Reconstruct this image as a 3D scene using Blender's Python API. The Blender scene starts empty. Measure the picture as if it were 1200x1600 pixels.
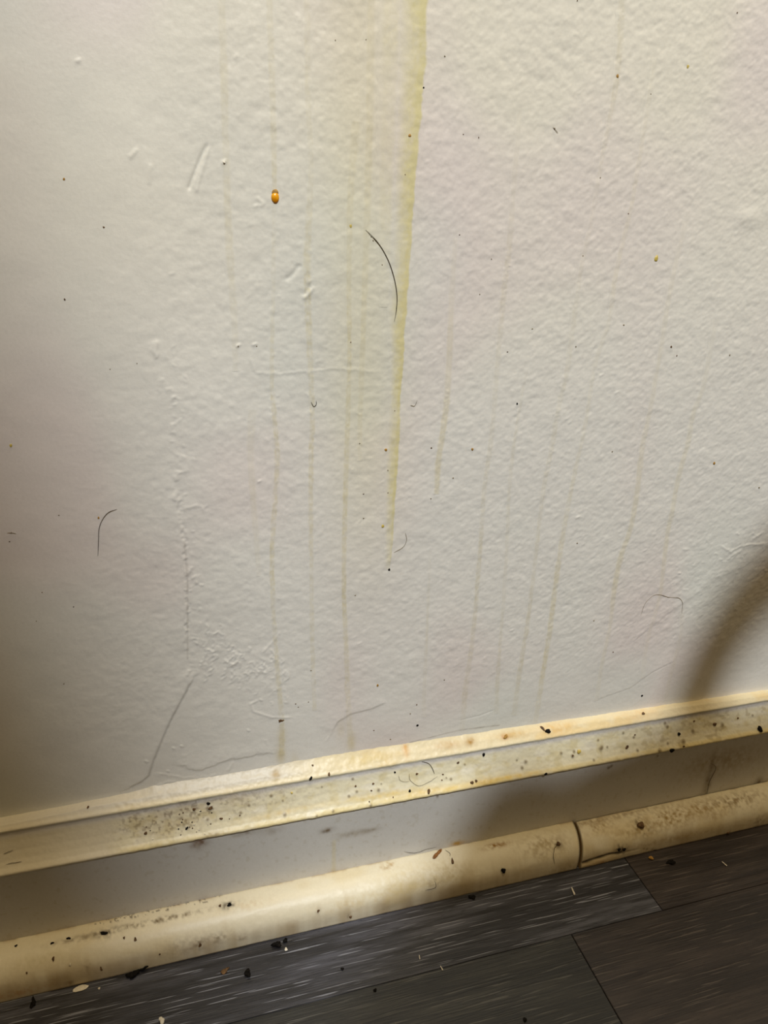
import bpy, math, random
import numpy as np
from mathutils import Matrix, Vector

S = bpy.context.scene
COL = S.collection
rng = np.random.default_rng(7)
random.seed(7)

# ------------------------------------------------------------------ camera
F, YAW, PITCH, ROLL, CD, CH = 1059.26, 0.289895, 0.371114, 0.0393339, 0.269125, 0.323982
_cy, _sy, _cp, _sp = math.cos(YAW), math.sin(YAW), math.cos(PITCH), math.sin(PITCH)
_fw = np.array([_sy*_cp, _cy*_cp, -_sp]); _r0 = np.array([_cy, -_sy, 0]); _u0 = np.cross(_r0, _fw)
_rt = math.cos(ROLL)*_r0 + math.sin(ROLL)*_u0
_up = -math.sin(ROLL)*_r0 + math.cos(ROLL)*_u0
CAM = np.array([0, -CD, CH])
cam_d = bpy.data.cameras.new('camera'); cam = bpy.data.objects.new('camera', cam_d); COL.objects.link(cam)
cam.matrix_world = Matrix([[_rt[i], _up[i], -_fw[i], CAM[i]] for i in range(3)] + [[0, 0, 0, 1]])
cam_d.sensor_fit = 'VERTICAL'; cam_d.sensor_height = 36; cam_d.lens = F/1600*36
cam_d.clip_start = 0.005; cam_d.clip_end = 50
S.camera = cam

# ------------------------------------------------------------------ world, lamps, exposure
S.view_settings.view_transform = 'Standard'; S.view_settings.look = 'None'
S.view_settings.gamma = 1; S.view_settings.use_curve_mapping = False
S.view_settings.exposure = 0.0
wd = bpy.data.worlds.new('world'); S.world = wd; wd.use_nodes = True
wd.node_tree.nodes['Background'].inputs[0].default_value = (1.0, 0.72, 0.37, 1)
wd.node_tree.nodes['Background'].inputs[1].default_value = 0.25

LAMP = np.array([0.00, -1.10, 1.55])            # small bulb that casts the soft-edged shadows
def lamp(name, kind, loc, energy, color, size, target=None, size_y=None):
    d = bpy.data.lights.new(name, kind); d.energy = energy; d.color = color
    if kind == 'AREA':
        d.shape = 'RECTANGLE' if size_y else 'DISK'; d.size = size
        if size_y: d.size_y = size_y
    else: d.shadow_soft_size = size
    o = bpy.data.objects.new(name, d); COL.objects.link(o); o.location = loc
    if target is not None:
        o.rotation_euler = (Vector(target)-Vector(loc)).to_track_quat('-Z', 'Y').to_euler()
    return o
lamp('bulb_light', 'POINT', LAMP, 103.0, (0.93, 0.97, 1.0), 0.04)
lamp('ceiling_light', 'AREA', (0.20, -0.24, 2.3), 11.0, (1.0, 0.80, 0.48), 0.34, (0.2, -0.2, 0))

# ------------------------------------------------------------------ helpers
def ray(px, py):
    return _fw*F + _rt*(px-600) - _up*(py-800)
def at(px, py, ax=1, v=0.0):
    """point where the sight line through a photo pixel meets the plane axis=v"""
    d = ray(px, py); t = (v-CAM[ax])/d[ax]
    return CAM + d*t
def W(px, py):                                    # on the wall: (x, z)
    p = at(px, py); return (p[0], p[2])
def WL(pts): return np.array([W(*p) for p in pts])

def lin(c):
    c = np.asarray(c, float)/255.0
    return np.where(c <= .04045, c/12.92, ((c+.055)/1.055)**2.4)

_tab = rng.random((256, 256))
def vnoise(x, y, seed=0):
    x = np.asarray(x)+seed*17.31; y = np.asarray(y)+seed*9.77
    xi = np.floor(x).astype(int); yi = np.floor(y).astype(int)
    fx = x-xi; fy = y-yi; fx = fx*fx*fx*(fx*(fx*6-15)+10); fy = fy*fy*fy*(fy*(fy*6-15)+10)
    g = lambda a, b: _tab[a % 256, b % 256]
    return (g(xi, yi)*(1-fx)*(1-fy)+g(xi+1, yi)*fx*(1-fy)+g(xi, yi+1)*(1-fx)*fy+g(xi+1, yi+1)*fx*fy)*2-1
def fbm(x, y, oct=3, seed=0):
    r = 0; a = 1; t = 0
    for i in range(oct):
        r = r+a*vnoise(x*2**i, y*2**i, seed+i*5); t += a; a *= .55
    return r/t
def sstep(a, b, x):
    t = np.clip((x-a)/(b-a), 0, 1); return t*t*(3-2*t)

def poly_dist(X, Z, P):
    """distance to polyline, signed side (+ = right of travel) and length fraction"""
    best = np.full(X.shape, 1e9); side = np.zeros(X.shape); frac = np.zeros(X.shape)
    seg = np.linalg.norm(np.diff(P, axis=0), axis=1); tot = seg.sum(); acc = 0
    for i in range(len(P)-1):
        a, b = P[i], P[i+1]; d = b-a; L = d@d
        t = np.clip(((X-a[0])*d[0]+(Z-a[1])*d[1])/L, 0, 1)
        ex = X-a[0]-t*d[0]; ez = Z-a[1]-t*d[1]; dd = np.sqrt(ex*ex+ez*ez)
        m = dd < best
        best[m] = dd[m]; side[m] = np.sign(ex*d[1]-ez*d[0])[m]; frac[m] = ((acc+t*seg[i])/tot)[m]
        acc += seg[i]
    return best, side, frac

def grid_mesh(name, P, mat, col=None, parent=None, smooth=True):
    ny, nx = P.shape[:2]
    me = bpy.data.meshes.new(name)
    idx = np.arange(ny*nx).reshape(ny, nx)
    q = np.stack([idx[:-1, :-1], idx[:-1, 1:], idx[1:, 1:], idx[1:, :-1]], -1).reshape(-1, 4)
    me.vertices.add(ny*nx); me.vertices.foreach_set('co', P.reshape(-1).astype(np.float32))
    n = len(q); me.loops.add(n*4); me.loops.foreach_set('vertex_index', q.reshape(-1).astype(np.int32))
    me.polygons.add(n); me.polygons.foreach_set('loop_start', (np.arange(n)*4).astype(np.int32))
    me.polygons.foreach_set('use_smooth', np.full(n, smooth))
    me.update(calc_edges=True)
    if col is not None:
        a = me.color_attributes.new('paint', 'FLOAT_COLOR', 'POINT')
        c = np.ones((ny*nx, 4), np.float32); c[:, :col.shape[-1]] = col.reshape(ny*nx, -1)
        a.data.foreach_set('color', c.reshape(-1))
    me.materials.append(mat)
    o = bpy.data.objects.new(name, me); COL.objects.link(o); o.parent = parent
    return o
def mesh_obj(name, verts, faces, mat, parent=None, smooth=False):
    me = bpy.data.meshes.new(name); me.from_pydata([tuple(map(float, v)) for v in verts], [], faces); me.update()
    if smooth: me.polygons.foreach_set('use_smooth', [True]*len(me.polygons))
    me.materials.append(mat)
    o = bpy.data.objects.new(name, me); COL.objects.link(o); o.parent = parent
    return o
def tag(o, label=None, cat=None, group=None, kind=None):
    for k, v in (('label', label), ('category', cat), ('group', group), ('kind', kind)):
        if v: o[k] = v
    return o

class NT:
    def __init__(s, name):
        s.m = bpy.data.materials.new(name); s.m.use_nodes = True; s.t = s.m.node_tree; s.n = s.t.nodes
        s.b = s.n['Principled BSDF']
    def add(s, typ, **kw):
        x = s.n.new(typ)
        for k, v in kw.items():
            if k in ('props',):
                for a, b in v.items(): setattr(x, a, b)
            else: x.inputs[k].default_value = v
        return x
    def link(s, a, b): s.t.links.new(a, b)
    def noise(s, vec, scale, detail=2, rough=.5):
        x = s.n.new('ShaderNodeTexNoise'); x.inputs['Scale'].default_value = scale
        x.inputs['Detail'].default_value = detail; x.inputs['Roughness'].default_value = rough
        s.link(vec, x.inputs['Vector']); return x.outputs['Fac']
    def ramp(s, fac, p0, p1, c0=(0, 0, 0, 1), c1=(1, 1, 1, 1)):
        r = s.n.new('ShaderNodeValToRGB'); r.color_ramp.elements[0].position = p0; r.color_ramp.elements[1].position = p1
        r.color_ramp.elements[0].color = c0; r.color_ramp.elements[1].color = c1
        s.link(fac, r.inputs[0]); return r.outputs[0]
    def mix(s, fac, a, b, mode='MIX'):
        x = s.n.new('ShaderNodeMix'); x.data_type = 'RGBA'; x.blend_type = mode
        for sock, v in ((x.inputs['Factor'], fac), (x.inputs['A'], a), (x.inputs['B'], b)):
            pass
        fi, ai, bi = x.inputs[0], x.inputs[6], x.inputs[7]
        for sock, v in ((fi, fac), (ai, a), (bi, b)):
            if isinstance(v, (int, float, tuple)): sock.default_value = v
            else: s.link(v, sock)
        return x.outputs[2]
    def bump(s, h, strength, dist, prev=None):
        x = s.n.new('ShaderNodeBump'); x.inputs['Strength'].default_value = strength; x.inputs['Distance'].default_value = dist
        s.link(h, x.inputs['Height'])
        if prev is not None: s.link(prev, x.inputs['Normal'])
        return x.outputs[0]
    def coords(s, scale=(1, 1, 1)):
        c = s.n.new('ShaderNodeNewGeometry'); m = s.n.new('ShaderNodeMapping'); m.inputs['Scale'].default_value = scale
        s.link(c.outputs['Position'], m.inputs[0]); return m.outputs[0]

def paint_material(name, rough, fine, coarse, alpha=False, spec=.4):
    k = NT(name); v = k.coords()
    a = k.n.new('ShaderNodeAttribute'); a.attribute_name = 'paint'
    g = k.ramp(k.noise(v, 900, 3), .3, .7, (.975, .972, .965, 1), (1.02, 1.02, 1.02, 1))
    c = k.mix(1.0, a.outputs['Color'], g, 'MULTIPLY')
    k.link(c, k.b.inputs['Base Color'])
    n1 = k.bump(k.noise(v, 430, 3, .55), 1.0, coarse)
    n2 = k.bump(k.noise(v, 1800, 2, .5), 1.0, fine, n1)
    k.link(n2, k.b.inputs['Normal'])
    k.b.inputs['Roughness'].default_value = rough
    k.b.inputs['Specular IOR Level'].default_value = spec
    return k.m
M_WALL = paint_material('wall_paint', .43, .000010, .000075)
M_DRIP = paint_material('dried_drip', .48, .000010, .000075)
M_BASE = paint_material('baseboard_paint', .4, .000012, .00005)

# ------------------------------------------------------------------ wall
XW = np.concatenate([np.linspace(-1.2, -.32, 8), np.arange(-.30, -.1165, .0025), np.arange(-.116, .350, .00047), np.arange(.352, .50, .0025), np.linspace(.52, 1.6, 10)])
ZW = np.concatenate([[0, .04, .066], np.arange(.070, .430, .00047), np.arange(.432, .66, .0025), np.linspace(.68, 2.3, 12)])
GX, GZ = np.meshgrid(XW, ZW)
MM = .001
def region(px, py, rx, ry, X=GX, Z=GZ):
    """soft blob of radius rx, ry photo pixels round a wall point"""
    c = np.array(W(px, py)); ex = abs(W(px+rx, py)[0]-c[0]); ez = abs(W(px, py+ry)[1]-c[1])
    return np.exp(-(((X-c[0])/ex)**2+((Z-c[1])/ez)**2))
H = np.zeros(GX.shape)
smooth_left = sstep(*[W(40, 700)[0], W(330, 700)[0]], GX+.25*(.25-GZ))
rough_amt = .10+.90*smooth_left
rough_amt *= 1-.55*sstep(.14, .10, GZ)
diag = fbm((GX+GZ*.8)*330, (GX*-.8+GZ)*560, 3, 3)      # slanting roller grain
peel = fbm(GX*420, GZ*470, 3, 1)
H += rough_amt*MM*(.095*peel+.095*diag*sstep(-.05, .2, GX))
H += rough_amt*MM*.10*fbm(GX*230+GZ*90, GZ*250-GX*60, 2, 17)
H += MM*.35*fbm(GX*22, GZ*18, 3, 11)+MM*.12*fbm(GX*85, GZ*80, 2, 15)
SU = -1
def stroke(pts, w, h, step=0.0, fade=True, side=0, jag=0.0, wob=0.0):
    """ridge (h>0) or groove (h<0) along photo-pixel polyline, w/h in mm; step raises one side with a slow fall-off"""
    P = WL(pts); x0, z0 = P.min(0)-.03; x1, z1 = P.max(0)+.03
    i0, i1 = np.searchsorted(XW, [x0, x1]); j0, j1 = np.searchsorted(ZW, [z0, z1])
    X = GX[j0:j1, i0:i1]; Z = GZ[j0:j1, i0:i1]
    Xn = X+wob*MM*fbm(X*500, Z*500, 2, 21); Zn = Z+wob*MM*fbm(X*500, Z*500, 2, 31)
    d, s, t = poly_dist(Xn, Zn, P)
    env = sstep(0, .12, t)*sstep(1, .88, t) if fade else 1
    var = 1+jag*fbm(X*700, Z*700, 2, 41)
    r = h*MM*np.exp(-(d/(w*MM))**2)*var*env
    if step:
        sd = s*d/(w*MM)
        r = r+step*MM*(.5+.5*np.tanh(sd*side))*np.exp(-(d/(6*MM))**2)*env
    H[j0:j1, i0:i1] += r
# two slanting gouges upper left
stroke([(325, 222), (313, 250), (303, 275), (293, 300)], .62, -.46)
stroke([(327, 226), (319, 255), (310, 285), (305, 305)], .55, .25)
stroke([(319, 240), (308, 268), (300, 296)], .35, .18)
stroke([(216, 232), (205, 244), (200, 246)], .6, .2)
stroke([(235, 255), (233, 290)], .6, .15)
stroke([(470, 412), (458, 428), (445, 438)], .8, -.32)
stroke([(491, 447), (482, 460), (473, 468)], .7, .30)
stroke([(484, 445), (476, 462)], .6, -.2)
stroke([(400, 308), (412, 318), (405, 324)], .6, .18)
stroke([(484, 445), (480, 400)], 1.2, .1)
# ragged plaster edge left of centre
stroke([(243, 530), (240, 548), (246, 560)], .9, .24, jag=.5, wob=1)
stroke([(252, 590), (249, 615)], .7, .16, wob=1)
stroke([(270, 660), (268, 680)], .7, .2, wob=1)
stroke([(279, 735), (276, 752)], .8, .25, wob=1); stroke([(275, 768), (270, 782)], .9, .26, wob=1)
stroke([(276, 745), (283, 800), (289, 850), (293, 905), (293, 960), (293, 1030)], .6, -.26, step=.30, side=1, jag=.8, wob=1.2)
stroke([(283, 800), (292, 792), (310, 790), (326, 794)], .6, .2, wob=1)
stroke([(290, 900), (297, 892), (300, 884)], .6, .26); stroke([(298, 905), (306, 900), (307, 914)], .7, .26)
stroke([(293, 955), (296, 958)], .8, .3)
stroke([(296, 1046), (292, 1056)], .7, .3)
stroke([(297, 1070), (284, 1095), (270, 1120), (254, 1155), (240, 1190), (233, 1212), (222, 1222), (205, 1230)], .5, -.30, step=.34, side=1, fade=False, jag=.3)
stroke([(385, 540), (400, 582), (440, 584), (475, 580), (530, 576), (600, 582)], .45, .13, wob=.6)
for _ in range(70):                                    # crumbs of plaster along the ragged edge
    t = rng.random(); px = 245+48*t**.6+rng.normal(0, 7)+10; py = 520+520*t
    stroke([(px, py), (px+rng.uniform(-3, 5), py+rng.uniform(-4, 4))], rng.uniform(.25, .5), rng.uniform(.06, .2), fade=False)
# wrinkled patch
for _ in range(125):
    t = rng.random(); px = 312+140*t+rng.normal(0, 8); py = 1000+78*t+rng.normal(0, 19)-(10 if t > .6 else 0)
    a = rng.normal(.9, .5); l = rng.uniform(5, 13)
    stroke([(px, py), (px+l*math.cos(a)*.6, py+l*math.sin(a)*.6), (px+l*math.cos(a+.7), py+l*math.sin(a+.7))],
           rng.uniform(.26, .42), rng.uniform(.1, .24), fade=False)
stroke([(440, 985), (425, 1005), (408, 1022)], .5, .18)
for _ in range(60):                                    # crumbly spots along the drip tracks
    bx, by = random.choice([(428, 640), (430, 720), (426, 860), (487, 560), (485, 720), (487, 900), (548, 700), (606, 860), (427, 950), (437, 1010)])
    px = bx+rng.normal(0, 4); py = by+rng.normal(0, 40)
    stroke([(px, py), (px+rng.uniform(-4, 4), py+rng.uniform(-5, 5))], rng.uniform(.25, .45), rng.uniform(.05, .16), fade=False)
TR = [[(428, 320), (425, 600), (433, 720), (425, 870), (430, 1000), (440, 1120)], [(482, 400), (482, 500), (488, 640), (486, 850), (488, 1000)], [(546, 440), (544, 640), (537, 900), (543, 1100)],
      [(778, 560), (750, 860), (740, 980)], [(886, 580), (862, 700), (838, 860)], [(915, 660), (884, 810), (870, 900)], [(798, 380), (778, 560)], [(606, 700), (604, 890)], [(905, 400), (860, 720)], [(700, 600), (682, 772)]]
for T_ in TR:
    for _ in range(34):
        k_ = rng.random()*(len(T_)-1); a_ = int(k_); k_ -= a_
        px = T_[a_][0]*(1-k_)+T_[a_+1][0]*k_+rng.normal(0, 2.6); py = T_[a_][1]*(1-k_)+T_[a_+1][1]*k_
        stroke([(px, py), (px+rng.uniform(-4, 4), py+rng.uniform(-3, 4))], rng.uniform(.22, .4), rng.uniform(-.06, .15), fade=False)
# wrinkles and peeled edges just above the baseboard
stroke([(408, 1092), (392, 1100), (396, 1112), (425, 1121), (460, 1121)], .5, .2)
stroke([(545, 1090), (541, 1112)], .6, .22)
stroke([(515, 1148), (528, 1128), (548, 1116), (580, 1108), (606, 1097)], .5, -.1, step=.34, side=SU)
stroke([(508, 1160), (520, 1140), (530, 1122)], .5, .16)
stroke([(715, 1126), (750, 1118), (775, 1108)], .4, -.14)
stroke([(270, 1195), (310, 1205), (350, 1190), (400, 1180), (435, 1177)], .6, -.16, wob=1.5, step=.3, side=SU)
stroke([(240, 1208), (290, 1216), (340, 1212)], .6, .16, wob=1.5)
stroke([(240, 1230), (262, 1222), (284, 1224)], .7, .2, wob=1)
stroke([(356, 1205), (364, 1190)], .6, .2); stroke([(415, 1155), (418, 1165)], .5, .15)
for px, py in [(270, 1168), (283, 1165), (262, 1204), (387, 1140), (407, 1093), (228, 1188)]:
    stroke([(px, py), (px+2, py+2)], .4, .35, fade=False)
# peeled paper edges lower right
stroke([(1200, 855), (1165, 885), (1120, 905), (1080, 935), (1040, 962), (1005, 990)], .6, -.03, step=.16, side=-SU, fade=False)
stroke([(1060, 1030), (1020, 1050), (985, 1075), (925, 1097)], .4, -.12, step=.12, side=-SU)
stroke([(1200, 848), (1160, 853), (1142, 862), (1122, 850)], .7, .26, wob=.8)
stroke([(1160, 860), (1143, 868), (1136, 876)], .7, .24, wob=.8)
stroke([(1122, 765), (1120, 800), (1114, 830)], .4, .12)
stroke([(1195, 830), (1175, 842)], .7, .2); stroke([(1150, 832), (1155, 836)], .5, .25)
for _ in range(70):                                    # crumbly old paint by the peeled corner
    px = rng.uniform(1040, 1198); py = 905-.35*(px-1040)+rng.normal(0, 22)
    stroke([(px, py), (px+rng.uniform(-7, 7), py+rng.uniform(-5, 5))], rng.uniform(.3, .6), rng.uniform(-.08, .2), fade=False)
# blister near the right edge, pimples
H += MM*.62*region(1168, 340, 17, 15)
for px, py, a in [(122, 95, .25), (350, 253, .35), (903, 808, .3), (940, 586, .25), (964, 613, .2), (886, 654, .18), (405, 752, .3), (372, 540, .3),
                  (398, 538, .3), (861, 978, .25), (562, 1005, .2), (800, 985, .2), (268, 428, .15), (1008, 860, .2), (495, 565, .1), (400, 322, .2)]:
    stroke([(px-2, py+1), (px+2, py-1)], .45, a, fade=False)
for _ in range(420):                                   # scattered roller spatter
    px = rng.uniform(330, 1195); py = rng.uniform(5, 1080)
    if py > 1060-.15*(px-330): continue
    stroke([(px, py), (px+rng.uniform(-5, 5), py+rng.uniform(-5, 5))], rng.uniform(.25, .5), rng.uniform(-.07, .11), fade=False)
flat = sstep(.074, .066, GZ)                            # nothing stands proud behind the baseboard
H *= (1-flat)
H *= sstep(.66, .60, GZ)

# --- paint colours: cream with smoke-yellowed and pinkish areas
white = lin((230, 227, 219)); cream = lin((234, 226, 203)); pink = lin((227, 216, 210)); yel = lin((224, 215, 160)); grey = lin((223, 224, 215))
C = np.ones(GX.shape+(3,))*white
def blend(w, c):
    global C
    C = C*(1-w[..., None])+c*w[..., None]
blend(.75*sstep(.22, .42, GZ)*(.8+.2*fbm(GX*15, GZ*12, 2, 51)), cream)
blend(.8*sstep(.05, .6, fbm(GX*14, GZ*9, 2, 61)), pink)
blend(.7*sstep(.1, .6, fbm(GX*12, GZ*8, 2, 71)), grey)
xc = np.interp(GZ, [.12, .42], [W(575, 1000)[0], W(560, 50)[0]])
blend(.30*np.exp(-((GX-xc)/.016)**2)*sstep(.14, .28, GZ), yel)

for pts, wpx_, k_ in [([(297, 1070), (284, 1095), (270, 1120), (254, 1155), (240, 1190), (233, 1212), (222, 1222), (205, 1230)], .6, .22), ([(289, 850), (293, 905), (293, 960), (293, 1030)], .4, .22),
                     ([(270, 1195), (310, 1205), (350, 1190), (400, 1180), (435, 1177)], .5, .12), ([(640, 1160), (700, 1145), (722, 1140), (780, 1133)], .35, .4)]:
    d_, _, t_ = poly_dist(GX, GZ, WL(pts)); blend(k_*np.exp(-(d_/(wpx_*MM))**2)*(1+.6*fbm(GX*500, GZ*500, 2, 9)), lin((120, 104, 86)))
for px, py, k_ in [(439, 1180, .5), (440, 1150, .3), (549, 1160, .35), (460, 1190, .2), (533, 1140, .2)]:
    blend(k_*region(px, py, 7, 14), lin((200, 178, 110)))
def csample(x, z):
    i = np.clip(np.searchsorted(XW, x)-1, 0, len(XW)-2); j = np.clip(np.searchsorted(ZW, z)-1, 0, len(ZW)-2)
    fx = ((x-XW[i])/(XW[i+1]-XW[i]))[..., None]; fz = ((z-ZW[j])/(ZW[j+1]-ZW[j]))[..., None]
    return (C[j, i]*(1-fx)*(1-fz)+C[j, i+1]*fx*(1-fz)+C[j+1, i]*(1-fx)*fz+C[j+1, i+1]*fx*fz)
def hsample(x, z):
    x = np.asarray(x, float); z = np.asarray(z, float)
    i = np.clip(np.searchsorted(XW, x)-1, 0, len(XW)-2); j = np.clip(np.searchsorted(ZW, z)-1, 0, len(ZW)-2)
    fx = (x-XW[i])/(XW[i+1]-XW[i]); fz = (z-ZW[j])/(ZW[j+1]-ZW[j])
    return (H[j, i]*(1-fx)*(1-fz)+H[j, i+1]*fx*(1-fz)+H[j+1, i]*(1-fx)*fz+H[j+1, i+1]*fx*fz)
wall = grid_mesh('wall_back', np.stack([GX, -H, GZ], -1), M_WALL, C)
tag(wall, 'cream painted wall with roller texture, yellow drips and hairline cracks', kind='structure')

# --- the dried drips: thin films lying on the paint, parts of the wall
def catmull(P, n):
    P = np.asarray(P, float); Q = np.vstack([2*P[0]-P[1], P, 2*P[-1]-P[-2]])
    out = []
    m = len(P)-1
    for k in np.linspace(0, m-1e-6, n):
        i = int(k); t = k-i; a, b, c, d = Q[i], Q[i+1], Q[i+2], Q[i+3]
        out.append(.5*((2*b)+(-a+c)*t+(2*a-5*b+4*c-d)*t*t+(-a+3*b-3*c+d)*t**3))
    return np.array(out)
def drip(pts, widths, alpha, colour, label=None, sharp_right=False, seed=0, ragged=.6):
    if pts[0][1] == -20:                                # tracks that come from higher up the wall
        k_ = (pts[0][0]-pts[1][0])/(pts[1][1]+20.0)
        pts = [(pts[0][0]+k_*330, -350)]+list(pts); widths = [widths[0]*1.2]+list(widths); alpha = [alpha[0]]+list(alpha)
    P = WL(pts); L = np.linalg.norm(np.diff(P, axis=0), axis=1).sum(); n = max(8, int(L/.0006))
    c = catmull(P, n); s = np.linspace(0, 1, n)
    # photo pixels to metres, measured at each point of the track
    wpx = np.interp(s, np.linspace(0, 1, len(widths)), widths)
    sc = np.interp(s, np.linspace(0, 1, len(pts)), [abs(W(p[0]+1, p[1])[0]-W(*p)[0]) for p in pts])
    al = np.interp(s, np.linspace(0, 1, len(alpha)), alpha)*(1.0 if sharp_right else DRIP_K)
    m = 15; v = np.linspace(-1, 1, m)
    hw = (wpx*sc*.5*1.35)[:, None]*(1+.16*fbm(s*L*300, s*0+seed, 2, seed))[:, None]
    X = c[:, 0][:, None]+hw*v+(.00022*ragged*fbm(s*L*420, s*0+3, 2, seed+3))[:, None]; Z = np.repeat(c[:, 1][:, None], m, 1)
    prof = np.exp(-(v/.62)**4)*(1-.25*np.exp(-(v/.4)**2))
    if sharp_right: prof = np.where(v > .86, 0, sstep(-1.0, .35, v)*(.8+.35*sstep(.35, .62, v)))
    prof[0] = prof[-1] = 0
    A = al[:, None]*prof*(1+ragged*1.0*fbm(X*1000, Z*800, 2, seed+7))*(1+.4*fbm(Z*60, Z*0+seed, 2, 5))
    A = np.clip(A, 0, .95)
    Y = -hsample(X, Z)-.00003-.00006*prof
    w_ = A[..., None]; col = csample(X, Z)*(1-w_)+lin(colour)*w_
    o = grid_mesh('drip_stain', np.stack([X, Y, Z], -1)[::-1], M_DRIP, col[::-1], parent=wall)
    if label: o['label'] = label
    return o
YL = (220, 209, 156); GY = (198, 186, 146); OL = (206, 192, 138); DRIP_K = .74
drip([(644, -20), (641, 100), (636, 200), (631, 300), (627, 400), (620, 500), (620, 560), (617, 620), (613, 700), (609, 780), (606, 860), (604, 890)],
     [40, 37, 31, 26, 23, 22, 17, 14, 17, 14, 10, 7], [.85, .82, .8, .78, .8, .84, .85, .85, .8, .65, .5, .2], YL,
     'widest yellow drip with a sharp right edge', True, 2, .35)
drip([(612, -20), (606, 200), (602, 380), (600, 480)], [30, 26, 20, 12], [.30, .26, .2, .05], YL, seed=4)
drip([(345, -20), (350, 120), (353, 240), (358, 380), (366, 500), (368, 580)], [14, 14, 12, 14, 12, 10], [.2, .3, .22, .3, .15, .1], OL, seed=5)
drip([(420, -20), (424, 100), (427, 200), (429, 300)], [12, 12, 11, 9], [.25, .32, .4, .45], OL, seed=6)
drip([(428, 320), (427, 450), (425, 600), (433, 720), (425, 870), (430, 1000), (440, 1120), (440, 1180)], [9, 8, 8, 10, 9, 8, 10, 10],
     [.1, .16, .42, .36, .5, .3, .3, .55], OL, seed=7, ragged=1)
drip([(479, -20), (481, 150), (486, 260), (480, 400), (482, 500), (488, 640), (486, 720), (486, 850), (488, 1000), (492, 1110)], [12, 10, 10, 13, 12, 9, 9, 8, 8, 8],
     [.15, .2, .12, .42, .4, .4, .5, .38, .26, .25], OL, seed=8, ragged=1)
drip([(556, 190), (548, 300), (545, 420), (546, 540), (544, 640), (540, 760), (537, 900), (541, 1020), (544, 1100), (549, 1170)], [14, 12, 10, 8, 9, 9, 8, 9, 10, 12],
     [.25, .28, .3, .45, .45, .55, .6, .45, .3, .35], OL, seed=9, ragged=.8)
drip([(580, -20), (577, 200), (573, 350), (568, 500), (563, 650), (562, 720)], [14, 14, 12, 10, 9, 8], [.28, .3, .25, .3, .3, .12], OL, seed=10)
drip([(712, 360), (706, 460), (700, 600), (694, 660), (685, 720), (682, 772)], [9, 11, 11, 11, 11, 9], [.05, .22, .38, .5, .62, .4], OL,
     'short pale drip ending in a blunt tip', seed=11, ragged=.3)
drip([(672, 860), (668, 960), (663, 1070), (662, 1120)], [5, 5, 7, 8], [.1, .25, .2, .1], GY, seed=12)
drip([(812, 170), (796, 380), (788, 450), (778, 560), (768, 680), (757, 760), (750, 860), (740, 980), (727, 1080), (722, 1140)], [8, 10, 10, 9, 9, 8, 8, 8, 10, 10],
     [.06, .25, .32, .25, .28, .28, .42, .36, .34, .2], GY, seed=13, ragged=.8)
drip([(822, 580), (805, 680), (796, 760), (792, 850), (785, 960), (778, 1050), (775, 1115)], [6, 6, 7, 7, 6, 7, 9], [.1, .22, .25, .2, .25, .36, .2], GY, seed=14, ragged=.8)
drip([(973, -20), (970, 40), (964, 120), (950, 200), (940, 250), (925, 340), (908, 420), (898, 490), (886, 580), (872, 640), (862, 700), (850, 760), (838, 860), (825, 970), (812, 1050), (803, 1118)],
     [14, 12, 11, 9, 8, 8, 8, 9, 9, 9, 9, 8, 7, 8, 9, 10], [.3, .4, .42, .2, .15, .15, .15, .2, .22, .26, .26, .3, .3, .38, .4, .25], GY, seed=15, ragged=.8)
drip([(1024, 90), (1010, 180), (997, 260), (985, 330), (962, 430), (952, 500), (930, 570), (915, 660), (898, 740), (884, 810), (870, 900), (860, 980), (847, 1060), (836, 1130)],
     [8, 8, 8, 8, 9, 8, 8, 7, 8, 9, 9, 9, 9, 9], [.08, .12, .14, .18, .22, .12, .14, .2, .24, .36, .5, .58, .45, .2], OL, seed=16, ragged=.7)
drip([(1075, 330), (1046, 460), (1032, 550), (1014, 650), (1004, 700), (994, 780), (984, 830), (970, 870), (960, 920), (953, 980), (940, 1040), (932, 1095)],
     [8, 9, 8, 8, 10, 10, 9, 10, 9, 7, 7, 8], [.05, .15, .16, .26, .34, .42, .56, .62, .5, .26, .2, .1], OL, 'olive drip fading towards its lower end', seed=17, ragged=.3)
drip([(1118, 500), (1100, 600), (1084, 645), (1076, 690), (1062, 740), (1050, 800), (1042, 840), (1036, 890), (1030, 935), (1012, 1000), (1003, 1060)],
     [8, 9, 9, 9, 8, 9, 8, 8, 7, 7, 8], [.05, .14, .3, .34, .34, .38, .42, .36, .22, .14, .06], OL, seed=18, ragged=.3)
drip([(1066, 950), (1062, 1000), (1046, 1060), (1040, 1095)], [7, 7, 8, 8], [.14, .18, .18, .08], GY, seed=19)
drip([(394, 640), (392, 720), (402, 860), (404, 900)], [14, 13, 10, 8], [.1, .22, .2, .08], OL, seed=20)

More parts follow.
